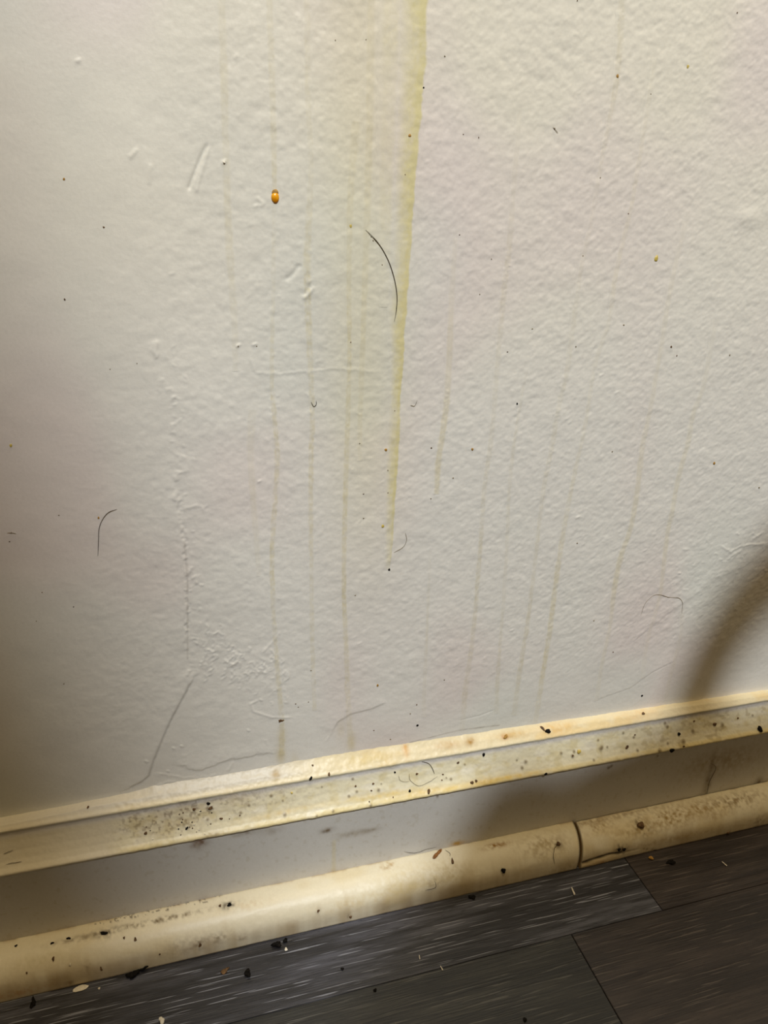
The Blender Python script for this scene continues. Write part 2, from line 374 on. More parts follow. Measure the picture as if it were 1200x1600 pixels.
# ------------------------------------------------------------------ baseboard
XB = np.concatenate([np.linspace(-1.2, -.13, 10), np.arange(-.125, .358, .00042), np.linspace(.36, 1.6, 10)])
ztop = np.interp(XB, [-1.2, -.0915, -.06, -.04, -.028, -.0105, .01, .04, .0852, .14, .1974, .25, .3265, 1.6],
                 [.0785, .0795, .0805, .0825, .0850, .0848, .0852, .0862, .0862, .0850, .0828, .0812, .0797, .0797])
ztop = ztop+.0006*fbm(XB*60, XB*0, 3, 5)
prof = [(-.0032, .0808), (-.0050, .0788), (-.0060, .0779), (-.0064, .0773), (-.0062, .0766), (-.0060, .0758), (-.0062, .0745), (-.0070, .0715),
        (-.0084, .0675), (-.0102, .0640), (-.0118, .0618), (-.0128, .0609), (-.0135, .0602), (-.0137, .0595), (-.0133, .0588), (-.0124, .0583),
        (-.0117, .0579), (-.0115, .0570), (-.0115, .0400), (-.0115, .0200), (-.0115, .0)]
pr = np.array(prof); seg = np.r_[0, np.cumsum(np.linalg.norm(np.diff(pr, axis=0), axis=1))]
sv = np.concatenate([np.arange(0, seg[17], .0004), np.arange(seg[17], seg[-1], .0009), [seg[-1]]])
py_ = np.interp(sv, seg, pr[:, 0]); pz_ = np.interp(sv, seg, pr[:, 1])
# first rows: caulk fillet from the wavy wall line down to the profile
nf = 14; tf = np.linspace(0, 1, nf, endpoint=False)
zt = np.maximum(ztop, .0794)
BY = np.concatenate([np.array([.0008+(-.0034-.0008)*(t**1.5) for t in tf])[:, None]*np.ones(len(XB)), py_[1:, None]*np.ones(len(XB))])
BZ = np.concatenate([zt[None, :]*(1-tf)[:, None]+.0808*tf[:, None]*0+np.minimum(.0806, zt-.0002)[None, :]*tf[:, None], pz_[1:, None]*np.ones(len(XB))])
BZ[nf:nf+4] = np.minimum(BZ[nf:nf+4], np.minimum(.0806, zt-.0003)[None, :])
BX = XB[None, :]*np.ones((len(BY), 1))
gy = np.gradient(BY, axis=0); gz = np.gradient(BZ, axis=0); gl = np.sqrt(gy**2+gz**2)+1e-9
NY, NZ = gz/gl, -gy/gl                                        # outward normal (towards -y)
sgn = np.where(NY > 0, -1, 1); 
NY = NY*sgn; NZ = NZ*sgn
V = np.cumsum(gl, axis=0)
in_cove = (BZ < .0772) & (BZ > .0585)
in_fil = BZ >= .0772
in_face = ~in_cove & ~in_fil
ridge = (BZ < .0612) & (BZ > .0583)
clean = sstep(-.038, -.052, BX)                                # the smooth repainted stretch at the left end
lump = fbm(BX*190, V*230, 3, 81)*.00020+fbm(BX*700, V*700, 2, 83)*.00009
D = lump*(np.where(in_face, .35, 1.0))*(1-.6*clean)
gritm = np.zeros(BX.shape)
def sight_blob(X_, Y_, Z_, A_, px, py, rx, ry):
    """soft spot on a moulding, centred where the sight line through a photo pixel first meets it; measured along x and along the profile"""
    d = ray(px, py); d = d/np.linalg.norm(d)
    qx, qy, qz = X_-CAM[0], Y_-CAM[1], Z_-CAM[2]; t = qx*d[0]+qy*d[1]+qz*d[2]
    e = (qx-t*d[0])**2+(qy-t*d[1])**2+(qz-t*d[2])**2
    m = e < (math.sqrt(e.min())+.0004)**2; k = np.argmin(np.where(m, t, 9)); i, j = np.unravel_index(k, e.shape)
    s_ = px_size(px, py, 1, float(Y_[i, j]))
    return np.exp(-(((X_-X_[i, j])/(rx*s_))**2+((A_-A_[i, j])/(ry*s_*1.15))**2))
def px_size(px, py, ax, v):
    a = at(px, py, ax, v); b = at(px+1, py, ax, v); return np.linalg.norm(b-a)
def bpt(px, py, y=-.009): p = at(px, py, 1, y); return p[0], p[2]
def bblob(px, py, rx, ry, y=-.009):
    return sight_blob(BX, BY, BZ, V, px, py, rx, ry)
gritm += 1.0*bblob(255, 1285, 55, 20)+.7*bblob(310, 1265, 60, 20)+.4*bblob(420, 1250, 80, 22)+.5*bblob(200, 1282, 22, 14)
gritm = np.clip(gritm, 0, 1)*in_cove
D += gritm*.00022*np.maximum(0, fbm(BX*1100, V*1100, 2, 85))
b_face = lin((206, 203, 197)); b_fil = lin((230, 217, 182)); b_cove = lin((229, 222, 194)); b_ridge = lin((228, 211, 156)); b_clean = lin((221, 213, 192))
BC = np.ones(BX.shape+(3,))*b_face
def bb(w, c):
    global BC
    w = np.clip(w, 0, 1); BC = BC*(1-w[..., None])+np.asarray(c)*w[..., None]
bb(sstep(.0572, .0580, BZ)*1.0, b_cove)
bb(sstep(.0770, .0776, BZ)*1.0, b_fil)
bb(.7*sstep(.0765, .0755, BZ)*sstep(.0735, .0750, BZ), b_face)
bb(sstep(.0620, .0608, BZ)*sstep(.0577, .0584, BZ)*(.75+.4*fbm(BX*90, V*0, 3, 90)), b_ridge)
bb(.55*sstep(.0, .6, fbm(BX*190, V*230, 3, 91))*in_cove, lin((210, 196, 148)))
bb(.4*sstep(.0, .6, fbm(BX*110, V*300, 3, 99))*in_cove, lin((238, 234, 222)))
bb(.5*sstep(.15, .6, fbm(BX*60, V*120, 3, 92))*in_fil*sstep(.03, .07, BX), lin((226, 196, 132)))
bb(.35*sstep(.25, .6, fbm(BX*260, V*300, 2, 93))*in_cove*sstep(.18, .26, BX), lin((150, 130, 84)))
bb(.9*clean*(~in_face), b_clean)
bb(.85*sstep(.055, .025, BX+.006*fbm(BX*80, V*200, 2, 88))*sstep(.0782, .0800, BZ), lin((212, 206, 192)))
bb(.6*sstep(.0768, .0762, BZ)*sstep(.0722, .0750, BZ), lin((206, 203, 202)))  # band under the lip: grey paint plus the hollow's shading put into the colour
bb(.45*gritm*(.6+.4*fbm(BX*400, V*400, 2, 94)), lin((160, 140, 112)))
bb(.55*gritm*sstep(.15, .5, fbm(BX*700, V*700, 2, 95)), lin((116, 96, 76)))
# slim lines in the two creases: dirt plus painted-in shade
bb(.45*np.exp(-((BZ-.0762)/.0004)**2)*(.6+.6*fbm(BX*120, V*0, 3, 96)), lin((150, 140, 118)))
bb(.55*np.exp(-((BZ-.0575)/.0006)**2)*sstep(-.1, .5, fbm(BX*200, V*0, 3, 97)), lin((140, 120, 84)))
# stains with shapes of their own
for px, py, rx, ry, k, c in [(309, 1318, 12, 10, .9, (110, 72, 36)), (330, 1309, 12, 6, .5, (120, 90, 56)), (386, 1300, 22, 5, .5, (120, 100, 70)), (425, 1300, 16, 6, .3, (130, 110, 80)),
                             (556, 1303, 26, 5, .5, (140, 124, 96)), (579, 1298, 14, 3, .5, (130, 112, 84)), (521, 1372, 6, 10, .9, (176, 142, 44)),
                             (717, 1318, 10, 4, .9, (190, 150, 70)), (634, 1170, 4, 7, .9, (216, 150, 40)), (791, 1150, 5, 3, .9, (186, 112, 30)), (736, 1158, 8, 5, .7, (170, 130, 60)),
                             (800, 1147, 28, 5, .5, (200, 160, 84)), (870, 1137, 30, 7, .6, (220, 180, 110)), (700, 1163, 20, 5, .5, (190, 150, 90)), (432, 1208, 6, 8, .7, (170, 140, 70)),
                             (575, 1185, 40, 8, .4, (216, 190, 110)), (1000, 1115, 30, 8, .5, (230, 196, 140)), (1130, 1190, 60, 18, .5, (140, 116, 66)), (1040, 1165, 40, 18, .3, (150, 130, 80)),
                             (513, 1298, 10, 4, .7, (110, 90, 64)), (370, 1245, 40, 10, .25, (190, 170, 130)), (1107, 1225, 5, 14, .7, (110, 92, 60)), (1112, 1200, 3, 18, .4, (110, 92, 60)),
                             (1186, 1222, 5, 5, .7, (80, 60, 36)), (605, 1243, 60, 4, .5, (216, 186, 96)), (790, 1215, 60, 4, .6, (226, 196, 110)), (680, 1234, 50, 4, .6, (226, 196, 110)),
                             (450, 1270, 70, 4, .4, (222, 196, 130)), (760, 1222, 18, 4, .5, (196, 160, 70)), (960, 1295, 50, 5, .3, (150, 120, 70))]:
    ypl = -.0115 if py > 1300-(px-300)*.187+3 else (-.004 if py < 1247-(px-300)*.172 else -.009)
    b = bblob(px, py, rx, ry, ypl); b = b*(1+.7*fbm(BX*500, V*500, 2, int(px) % 50))
    bb(k*b, lin(c))
# run of a drip down the flat face
c0 = bpt(522, 1312, -.0115); c1 = bpt(521, 1374, -.0115)
bb(.35*np.exp(-((BX-c0[0])/.0011)**4)*sstep(c0[1]+.001, c0[1]-.002, BZ)*in_face, lin(OL))
bb(.3*sstep(.45, .6, fbm(BX*420, V*420, 2, 98))*in_face, lin((180, 170, 150)))
bb(.35*sstep(.030, .018, BZ)*sstep(-.06, -.02, BX)*sstep(.12, .02, BX), lin((214, 206, 190)))
for _ in range(46):                                            # scuffs, blobs of paint and flecks too small to pick up
    px = rng.uniform(320, 1195); k = rng.random(); py = 1206-(px-600)*.175+55*k
    r = rng.uniform(1.2, 2.6); b = bblob(px, py, r, r); bb(.8*b*(b > .15), lin((104, 84, 52)))
    D += .00025*b
scr = [(355, 1358, 4, -.6), (345, 1362, 4, .5), (372, 1318, 3, .4), (735, 1237, 30, .25)]
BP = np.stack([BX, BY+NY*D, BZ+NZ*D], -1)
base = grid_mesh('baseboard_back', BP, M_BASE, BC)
tag(base, 'cream baseboard with a beaded moulding and dirty yellowed ledges', kind='structure')

# ------------------------------------------------------------------ quarter round in two lengths
def quarter(name, x0, x1, out, dy, dz, seed, label, bow=0.0, endskew=0.0):
    xs = np.arange(x0, x1, .0005) if x1-x0 < 1 else None
    xs = np.unique(np.concatenate([[x0], np.arange(max(x0, -.125), min(x1, .358), .0005), [x1], np.linspace(x0, x1, 5)]))
    n = 44; th = np.linspace(0, math.pi/2, n)
    hgt = .0185+dz; y0 = -.0117
    # flat top strip, rounded shoulder, nearly upright lower face
    yy = y0-.0010-out*np.sin(th)**.95; zz = .0012+(hgt-.0012)*np.cos(th)**.72
    yy = np.r_[y0+.0004, y0-.0003, yy, yy[-1], yy[-1]+.0008, y0]; zz = np.r_[hgt-.0012, hgt-.0001, zz, .0004, .0002, .0002]
    X = xs[None, :]*np.ones((len(yy), 1)); Y = yy[:, None]*np.ones(len(xs)); Z = zz[:, None]*np.ones(len(xs))
    vv = np.r_[0, np.cumsum(np.hypot(np.diff(yy), np.diff(zz)))][:, None]*np.ones(len(xs))
    e = .00011*fbm(X*130, vv*200, 3, seed)+.00004*fbm(X*800, vv*800, 2, seed+1)
    nrm = np.r_[0, 0, np.sin(th), 1, 0, 0][:, None]; nz = np.r_[0, 1, np.cos(th), 0, 0, 0][:, None]
    top = sstep(.0022, .0002, abs(vv-.0022))
    e = e+top*.00035*fbm(X*260, vv*0, 3, seed+2)
    Y = Y-nrm*e-dy; Z = Z+nz*e
    JS = (JT-JX)*(.4*np.clip(Z/.018, 0, 1)+.6*np.clip(1-(y0-Y)/.0165, 0, 1))
    X = X+JS*sstep(.02, 0, abs(X-JX))
    c = np.ones(X.shape+(3,))*lin((228, 220, 196))
    def m(w, cc):
        w = np.clip(w, 0, 1)[..., None]; c[...] = c*(1-w)+lin(cc)*w
    m(.45*sstep(0, .6, fbm(X*40, vv*80, 3, seed+4)), (214, 196, 150))
    m(.4*sstep(.0, .5, fbm(X*120, vv*40, 3, seed+5))*sstep(.008, .022, vv), (188, 168, 128))
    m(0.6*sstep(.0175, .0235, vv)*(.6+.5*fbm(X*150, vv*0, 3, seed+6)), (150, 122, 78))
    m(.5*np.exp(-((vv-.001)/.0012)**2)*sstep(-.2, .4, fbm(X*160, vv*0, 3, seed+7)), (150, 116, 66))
    return xs, X, Y, Z, vv, c, m
def qpt(px, py, y=-.020): p = at(px, py, 1, y); return p[0], p[2]
def finish_quarter(name, X, Y, Z, c, xs, label, loc):
    q = grid_mesh(name, np.stack([X, Y, Z], -1), M_BASE, c)
    tag(q, label, kind='structure')
    # end cap
    col = 0 if loc == 'start' else -1
    ring = np.stack([X[:, col], Y[:, col], Z[:, col]], -1)
    me = q.data
    cap = mesh_obj('cut_end', ring, [list(range(len(ring)))], M_CUT, parent=q)
    return q
kc = NT('cut_wood'); kc.b.inputs['Base Color'].default_value = (*lin((176, 150, 104)), 1); kc.b.inputs['Roughness'].default_value = .8
kc.link(kc.bump(kc.noise(kc.coords((1, 1, 1)), 1500, 3), .6, .0002), kc.b.inputs['Normal']); M_CUT = kc.m

JX = at(908, 1364, 2, 0)[0]; JT = at(904, 1292, 2, .018)[0]
for side in ('left', 'right'):
    if side == 'left':
        xs, X, Y, Z, vv, c, m = quarter('trim_1', -1.2, JX-.0012, .0155, 0, 0, 120, '', endskew=.0012)
    else:
        xs, X, Y, Z, vv, c, m = quarter('trim_2', JX+.0003, 1.6, .0148, .0006, -.0005, 140, '', endskew=.0012)
    XJ = X-JX-(JT-JX)*(.4*np.clip(Z/.018, 0, 1)+.6*np.clip(1-(-.0117-Y)/.0165, 0, 1))
    def blob(px, py, rx, ry, k, cc, y=-.022, nz=.7, sd=3):
        b = sight_blob(X, Y, Z, vv, px, py, rx, ry); m(k*b*np.clip(.55+1.5*fbm(X*650, vv*650, 3, sd), 0, 1.2), cc); return b
    if side == 'left':
        e = 0
        for px, py, rx, ry, k, cc in [(230, 1441, 90, 3.5, 1.1, (120, 104, 78)), (165, 1457, 18, 6, 1.0, (60, 46, 30)), (120, 1466, 40, 4, .6, (110, 90, 60)),
                                      (355, 1414, 12, 5, .9, (60, 48, 36)), (380, 1415, 40, 7, .3, (196, 170, 130)), (290, 1480, 40, 12, .35, (130, 108, 84)), (340, 1467, 16, 7, .6, (120, 100, 72)),
                                      (312, 1475, 8, 9, .7, (104, 84, 56)), (378, 1466, 7, 5, .6, (110, 86, 54)), (497, 1425, 5, 5, .4, (130, 110, 80)), (548, 1431, 4, 4, .7, (90, 70, 46)),
                                      (560, 1410, 60, 8, .3, (200, 172, 110)), (110, 1536, 8, 5, .6, (110, 90, 50)), (640, 1380, 60, 20, .3, (200, 180, 120)), (605, 1352, 12, 4, .6, (170, 134, 76)),
                                      (612, 1347, 7, 3, .6, (184, 146, 80)), (775, 1320, 18, 3, 1, (150, 110, 40)), (700, 1365, 30, 14, .4, (180, 156, 90)), (680, 1380, 12, 6, .5, (140, 116, 70)),
                                      (850, 1320, 34, 14, .5, (150, 124, 66)), (873, 1318, 6, 5, .8, (96, 74, 34)), (60, 1500, 60, 12, .3, (200, 190, 150)), (420, 1440, 90, 10, .25, (236, 228, 206)),
                                      (20, 1555, 60, 8, .5, (186, 140, 90)), (135, 1515, 5, 8, .5, (140, 120, 100)), (880, 1360, 26, 8, .4, (150, 128, 84))]:
            blob(px, py, rx, ry, k, cc, sd=int(px) % 37)
        m(.8*sstep(.0022, .0013, abs(XJ)), (52, 36, 18))
        g = sstep(.25, .5, fbm(X*1000, vv*1000, 2, 7)); a0, a1 = qpt(150, 1458), qpt(330, 1418)
        m(.8*g*sstep(a0[0]-.004, a0[0], X)*sstep(a1[0]+.01, a1[0], X)*sstep(.0042, .003, vv), (70, 56, 40))
        quarter_left = finish_quarter('trim_1', X, Y, Z, c, xs, 'left length of cream quarter round moulding, ending at the joint', 'end')
    else:
        for px, py, rx, ry, k, cc in [(935, 1288, 22, 9, .6, (150, 118, 60)), (1003, 1290, 10, 9, 1.0, (92, 70, 26)), (1050, 1276, 34, 10, .8, (150, 120, 56)), (1000, 1296, 40, 8, .5, (160, 130, 70)),
                                      (1095, 1262, 30, 8, .7, (150, 120, 60)), (1150, 1250, 40, 8, .7, (130, 104, 56)), (1120, 1275, 16, 4, .5, (160, 132, 84)), (968, 1328, 5, 5, 1, (50, 34, 18)),
                                      (976, 1327, 5, 5, 1, (50, 34, 18)), (943, 1346, 8, 3, .7, (140, 96, 50)), (1138, 1302, 5, 3, .6, (110, 84, 54)), (1188, 1287, 8, 10, .6, (120, 92, 60)),
                                      (1060, 1310, 80, 4, .4, (160, 130, 80)), (960, 1275, 90, 4, .5, (120, 88, 40))]:
            blob(px, py, rx, ry, k, cc, sd=int(px) % 41)
        # the split running back from the joint
        P = np.array([qpt(*p, -.0262) for p in [(908, 1344), (930, 1337), (950, 1331), (970, 1328)]])
        P2 = np.array([qpt(*p, -.0262) for p in [(970, 1328), (1000, 1322), (1030, 1326), (1060, 1318)]])
        d, _, t = poly_dist(X, Z, P); w = np.exp(-(d/.0006)**2); m(1.3*w, (36, 24, 12)); Y = Y+.0010*w
        d, _, t = poly_dist(X, Z, P2); w = np.exp(-(d/.0003)**2); m(.5*w, (120, 96, 60)); Y = Y+.0003*w
        low = sstep(P[0][1], P[0][1]-.001, Z)*sstep(JX+.035, JX+.012, X)*sstep(.0, .004, Z+.004)
        Y = Y-.0005*low; m(.35*low, (196, 168, 120))
        m(.8*sstep(.0013, .0005, abs(XJ)), (52, 36, 18))
        quarter_right = finish_quarter('trim_2', X, Y, Z, c, xs, 'right length of stained quarter round moulding, split near the joint', 'start')

# ------------------------------------------------------------------ floor of vinyl planks
def plank_material(name, dark, light, streak, seed):
    k = NT(name); v = k.coords((1, 1, 1))
    def vv(sx, sy):
        mp = k.n.new('ShaderNodeMapping'); mp.inputs['Scale'].default_value = (sx, sy, 1); mp.inputs['Location'].default_value = (seed, seed*1.7, 0)
        mp.inputs['Rotation'].default_value = (0, 0, .05)
        k.link(v, mp.inputs[0]); return mp.outputs[0]
    grain = k.noise(vv(22, 300), 1.0, 5, .62)
    broad = k.noise(vv(9, 60), 1.0, 3, .5)
    dash = k.noise(vv(34, 1150), 1.0, 1.5, .5)
    pores = k.noise(vv(160, 1500), 1.0, 2, .5)
    c = k.mix(k.ramp(grain, .36, .66), (*dark, 1), (*light, 1))
    c = k.mix(k.ramp(broad, .42, .58, c1=(.75, .75, .75, 1)), c, (*(np.array(dark)*.62), 1))
    dm = k.ramp(dash, .625, .665, c1=(.75, .75, .75, 1))
    c = k.mix(dm, c, (*streak, 1))
    c = k.mix(k.ramp(pores, .62, .72, c1=(.7, .7, .7, 1)), c, (*(np.array(dark)*.35), 1))
    k.link(c, k.b.inputs['Base Color'])
    n = k.bump(grain, .9, .00022); n = k.bump(dash, .8, .0002, n); n = k.bump(pores, .6, .0001, n)
    k.link(n, k.b.inputs['Normal'])
    r = k.ramp(grain, .3, .7, (.36, .36, .36, 1), (.5, .5, .5, 1)); k.link(r, k.b.inputs['Roughness'])
    k.b.inputs['Specular IOR Level'].default_value = .5
    return k.m
PM = [plank_material('vinyl_wood_grey', lin((40, 39, 42)), lin((88, 89, 99)), lin((144, 147, 158)), 1.3),
      plank_material('vinyl_wood_brown', lin((42, 35, 33)), lin((66, 58, 55)), lin((88, 80, 75)), 4.1),
      plank_material('vinyl_wood_green_grey', lin((35, 35, 34)), lin((60, 60, 58)), lin((88, 87, 84)), 7.7)]
kd = NT('gap_dark'); kd.b.inputs['Base Color'].default_value = (.006, .005, .004, 1); kd.b.inputs['Roughness'].default_value = .9
kd.link(kd.ramp(kd.noise(kd.coords(), 300, 2), .3, .7, (.004, .003, .003, 1), (.012, .010, .008, 1)), kd.b.inputs['Base Color'])
floor = mesh_obj('floor', [(-1.2, -2.2, -.0045), (1.6, -2.2, -.0045), (1.6, .0, -.0045), (-1.2, .0, -.0045),
                           (-1.2, -2.2, -.02), (1.6, -2.2, -.02), (1.6, .0, -.02), (-1.2, .0, -.02)],
                 [(0, 1, 2, 3), (4, 7, 6, 5), (0, 4, 5, 1), (1, 5, 6, 2), (2, 6, 7, 3), (3, 7, 4, 0)], kd.m)
tag(floor, 'dark grey brown wood look vinyl plank floor', kind='structure')
def plank(x0, x1, y0, y1, mat):
    g = .00016; x0 += g; x1 -= g; y0 += g*.45; y1 -= g*.45; b = .0003
    zt_, zb = 0.0, -.0045
    v = [(x0, y0, zb), (x1, y0, zb), (x1, y1, zb), (x0, y1, zb), (x0, y0, zt_-b), (x1, y0, zt_-b), (x1, y1, zt_-b), (x0, y1, zt_-b),
         (x0+b, y0+b*.5, zt_), (x1-b, y0+b*.5, zt_), (x1-b, y1-b*.5, zt_), (x0+b, y1-b*.5, zt_)]
    f = [(3, 2, 1, 0), (0, 1, 5, 4), (1, 2, 6, 5), (2, 3, 7, 6), (3, 0, 4, 7), (4, 5, 9, 8), (5, 6, 10, 9), (6, 7, 11, 10), (7, 4, 8, 11), (8, 9, 10, 11)]
    return mesh_obj('plank', v, f, mat, parent=floor)
SEAM = -.0625; PW = .15
plank(-1.0, .2256, SEAM, SEAM+PW-.09+.0, PM[0]) ; plank(.2256, 1.55, SEAM, SEAM+.06, PM[1])
plank(-1.1, .1707, SEAM-PW, SEAM, PM[2]); plank(.1707, 1.4, SEAM-PW, SEAM, PM[1])
for r in range(2, 8):
    xj = [-.45, .62, .05, .9, -.3, .4][r-2]
    plank(-1.15, xj, SEAM-PW*r, SEAM-PW*(r-1), PM[r % 3]); plank(xj, 1.55, SEAM-PW*r, SEAM-PW*(r-1), PM[(r+1) % 3])

# ------------------------------------------------------------------ small things
def simple_mat(name, c1, c2, rough=.5, scale=900, bump=.0002, spec=.5, **kw):
    k = NT(name); v = k.coords()
    k.link(k.ramp(k.noise(v, scale, 3), .35, .65, (*lin(c1), 1), (*lin(c2), 1)), k.b.inputs['Base Color'])
    k.link(k.bump(k.noise(v, scale*1.6, 2), .7, bump), k.b.inputs['Normal'])
    k.b.inputs['Roughness'].default_value = rough; k.b.inputs['Specular IOR Level'].default_value = spec
    for a, b in kw.items(): k.b.inputs[a.replace('_', ' ')].default_value = b
    return k.m
M_AMBER = simple_mat('amber_resin', (224, 140, 8), (244, 174, 30), .3, 500, .00003)
M_DRY = simple_mat('dried_yellow_drop', (196, 172, 72), (212, 190, 108), .45)
M_BROWN = simple_mat('brown_crumb', (70, 48, 26), (112, 82, 46), .7)
M_FAINT = simple_mat('faint_dirt', (110, 98, 74), (136, 122, 94), .7)
M_OCHRE = simple_mat('ochre_crumb', (150, 112, 44), (180, 138, 66), .7)
M_BLACK = simple_mat('black_crumb', (12, 10, 9), (26, 23, 20), .8, spec=.12)
M_WHITE = simple_mat('pale_flake', (212, 204, 186), (232, 226, 212), .6)
M_SPLINT = simple_mat('brown_splinter', (112, 72, 30), (156, 106, 56), .6)
M_HAIRD = simple_mat('dark_hair', (52, 44, 34), (70, 60, 46), .4)
M_HAIRL = simple_mat('pale_hair', (120, 108, 88), (140, 128, 104), .4)

def blob_mesh(name, c, n, sx, sy, mat, thick=.6, rot=0.0, seed=0, jag=.18, seg=14, rings=8, up=None):
    """irregular rounded lump: centre c, surface normal n, half sizes sx (across), sy (along), height thick*min"""
    n = Vector(n).normalized(); up = Vector(up or ((0, 0, 1) if abs(n.z) < .8 else (0, 1, 0)))
    u = up.cross(n).normalized(); w = n.cross(u)
    cr, sr = math.cos(rot), math.sin(rot); u, w = u*cr+w*sr, w*cr-u*sr
    r_ = np.random.default_rng(seed+101); hz = thick*min(sx, sy); V_, F_ = [], []
    ph = r_.random(4)*6.28
    def rad(a): return 1+jag*(math.sin(2*a+ph[0])*.5+math.sin(3*a+ph[1])*.5+math.sin(5*a+ph[2])*.3)
    for i in range(rings+1):
        t = math.pi*i/rings
        for j in range(seg):
            a = 2*math.pi*j/seg; rr_ = math.sin(t)*rad(a)*(1+jag*.2*(r_.random()-.5))
            p = Vector(c)+u*(sx*rr_*math.cos(a))+w*(sy*rr_*math.sin(a))+n*(hz*math.cos(t)*(1+jag*.5*(r_.random()-.5)))
            V_.append(p)
    for i in range(rings):
        for j in range(seg):
            F_.append((i*seg+j, i*seg+(j+1) % seg, (i+1)*seg+(j+1) % seg, (i+1)*seg+j))
    return mesh_obj(name, V_, F_, mat, smooth=True)
def px_size(px, py, ax, v):
    a = at(px, py, ax, v); b = at(px+1, py, ax, v); return np.linalg.norm(b-a)
def on_wall(name, px, py, rx, ry, mat, label, cat, group=None, thick=.6, rot=0.0, jag=.18):
    p = at(px, py); h = float(hsample(p[0], p[2])); s = px_size(px, py, 1, 0)
    o = blob_mesh(name, (p[0], -h-.00002, p[2]), (0, -1, 0), rx*s*.72, ry*s*.78, mat, thick, rot, int(px), jag)
    return tag(o, label, cat, group)
# surface point on moulding / trim by nearest vertex to the sight line
_surf = {}
for nm, o in (('base', base), ('ql', quarter_left), ('qr', quarter_right)):
    a = np.empty(len(o.data.vertices)*3, np.float32); o.data.vertices.foreach_get('co', a); a = a.reshape(-1, 3)
    nn = np.empty(len(o.data.vertices)*3, np.float32); o.data.vertices.foreach_get('normal', nn); nn = nn.reshape(-1, 3)
    _surf[nm] = (a, nn)
def on_surf(nm, px, py):
    a, nn = _surf[nm]; d = ray(px, py); d = d/np.linalg.norm(d)
    q = a-CAM; t = q@d; e = np.linalg.norm(q-t[:, None]*d, axis=1)
    cand = np.where(e < e.min()+.0004)[0]; i = cand[np.argmin(t[cand])]
    n = nn[i]; n = n if n@d < 0 else -n
    if n[2] < -.2: n = np.array([0, -1, 0.])
    return a[i], n
def on_trim(name, nm, px, py, rx, ry, mat, label, cat, group=None, thick=.6, rot=0.0, jag=.2):
    p, n = on_surf(nm, px, py); s = px_size(px, py, 1, p[1])
    o = blob_mesh(name, p+n*thick*min(rx, ry)*s*.5, n, rx*s*.68, ry*s*.68, mat, thick, rot, int(px), jag)
    return tag(o, label, cat, group)
def on_floor(name, px, py, rx, ry, mat, label, cat, group=None, thick=.6, rot=0.0, jag=.2):
    p = at(px, py, 2, 0); s = px_size(px, py, 2, 0); hh = thick*min(rx, ry*1.5)*s
    o = blob_mesh(name, (p[0], p[1], hh*.9), (0, 0, 1), rx*s*.85, ry*s*1.2, mat, thick, rot, int(px), jag)
    return tag(o, label, cat, group)

# the amber drop with its paler trail head
drop = on_wall('amber_drop', 430, 309, 9.0, 10.0, M_AMBER, 'glossy orange amber drop stuck on the upper left wall', 'drop', thick=.55, jag=.05)
p_ = at(430, 301); s_ = px_size(430, 301, 1, 0)
blob_mesh('drop_tail', (p_[0], -float(hsample(p_[0], p_[2]))-.00003, p_[2]), (0, -1, 0), 5.4*s_, 5*s_, M_OCHRE, .35, 0, 3, .08).parent = drop
on_wall('dried_drop', 1026, 404, 4.2, 5.0, M_DRY, 'olive yellow dried drop on the upper right wall', 'drop', thick=.4)
on_wall('dried_drop', 738, 702, 2.6, 2.6, M_OCHRE, 'small ochre dot on the wall right of the widest yellow drip', 'drop', thick=.4)
on_wall('dried_drop', 640, 212, 3.2, 3.2, M_OCHRE, 'small orange dot high up on the widest yellow drip', 'drop', thick=.4)
on_wall('dried_drop', 965, 119, 2.8, 3.4, M_OCHRE, 'small ochre dot on a faint drip near the top right', 'drop', thick=.4)
on_wall('dried_drop', 100, 280, 2.6, 2.8, M_OCHRE, 'small ochre dot on clean paint at the upper left', 'drop', thick=.3)
on_wall('dried_drop', 1075, 104, 2.6, 2.8, M_DRY, 'faint yellow dot on bare paint at the top right', 'drop', thick=.3)
on_wall('dried_drop', 17, 696, 3.2, 3.8, M_DRY, 'yellow dot on the wall at the far left edge', 'drop', thick=.3)
on_wall('dried_drop', 1116, 724, 2.4, 2.6, M_OCHRE, 'ochre dot on the wall below the right side blister', 'drop', thick=.4)
on_wall('dried_drop', 603, 703, 3.0, 3.2, M_OCHRE, 'ochre dot at the left edge of the widest yellow drip', 'drop', thick=.35)
on_wall('dried_drop', 590, 1071, 2.4, 2.8, M_OCHRE, 'ochre dot low on the wall above the baseboard', 'drop', thick=.4)
on_wall('dried_drop', 154, 809, 2.2, 3.0, M_OCHRE, 'ochre dot touching the short curved hair at left', 'drop', thick=.4)
on_wall('dried_drop', 598, 822, 3.4, 3.2, M_DRY, 'yellow dot where the widest drip thins out', 'drop', thick=.3)
on_wall('dried_drop', 548, 353, 3.0, 3.6, M_DRY, 'greenish yellow dot left of the long curved hair', 'drop', thick=.3)
on_wall('paint_pimple', 350, 254, 2.6, 2.2, M_WHITE, 'tiny white paint pimple beside the slanting gouges', 'pimple', thick=.8)
on_wall('dirt_speck', 608, 890, 2.6, 2.6, M_BLACK, 'black speck just below the end of the widest drip', 'speck')
on_wall('dirt_speck', 808, 631, 1.9, 2.0, M_BLACK, 'black speck at mid height between two faint drips', 'speck')
on_wall('dirt_speck', 652, 1133, 2.4, 2.4, M_BLACK, 'largest black speck above the middle of the baseboard', 'speck')
on_wall('dirt_speck', 662, 137, 2.0, 1.7, M_BLACK, 'dark speck right of the widest drip near the top', 'speck')
on_wall('dirt_speck', 1049, 542, 1.9, 2.0, M_BROWN, 'reddish brown speck on the right part of the wall', 'speck')
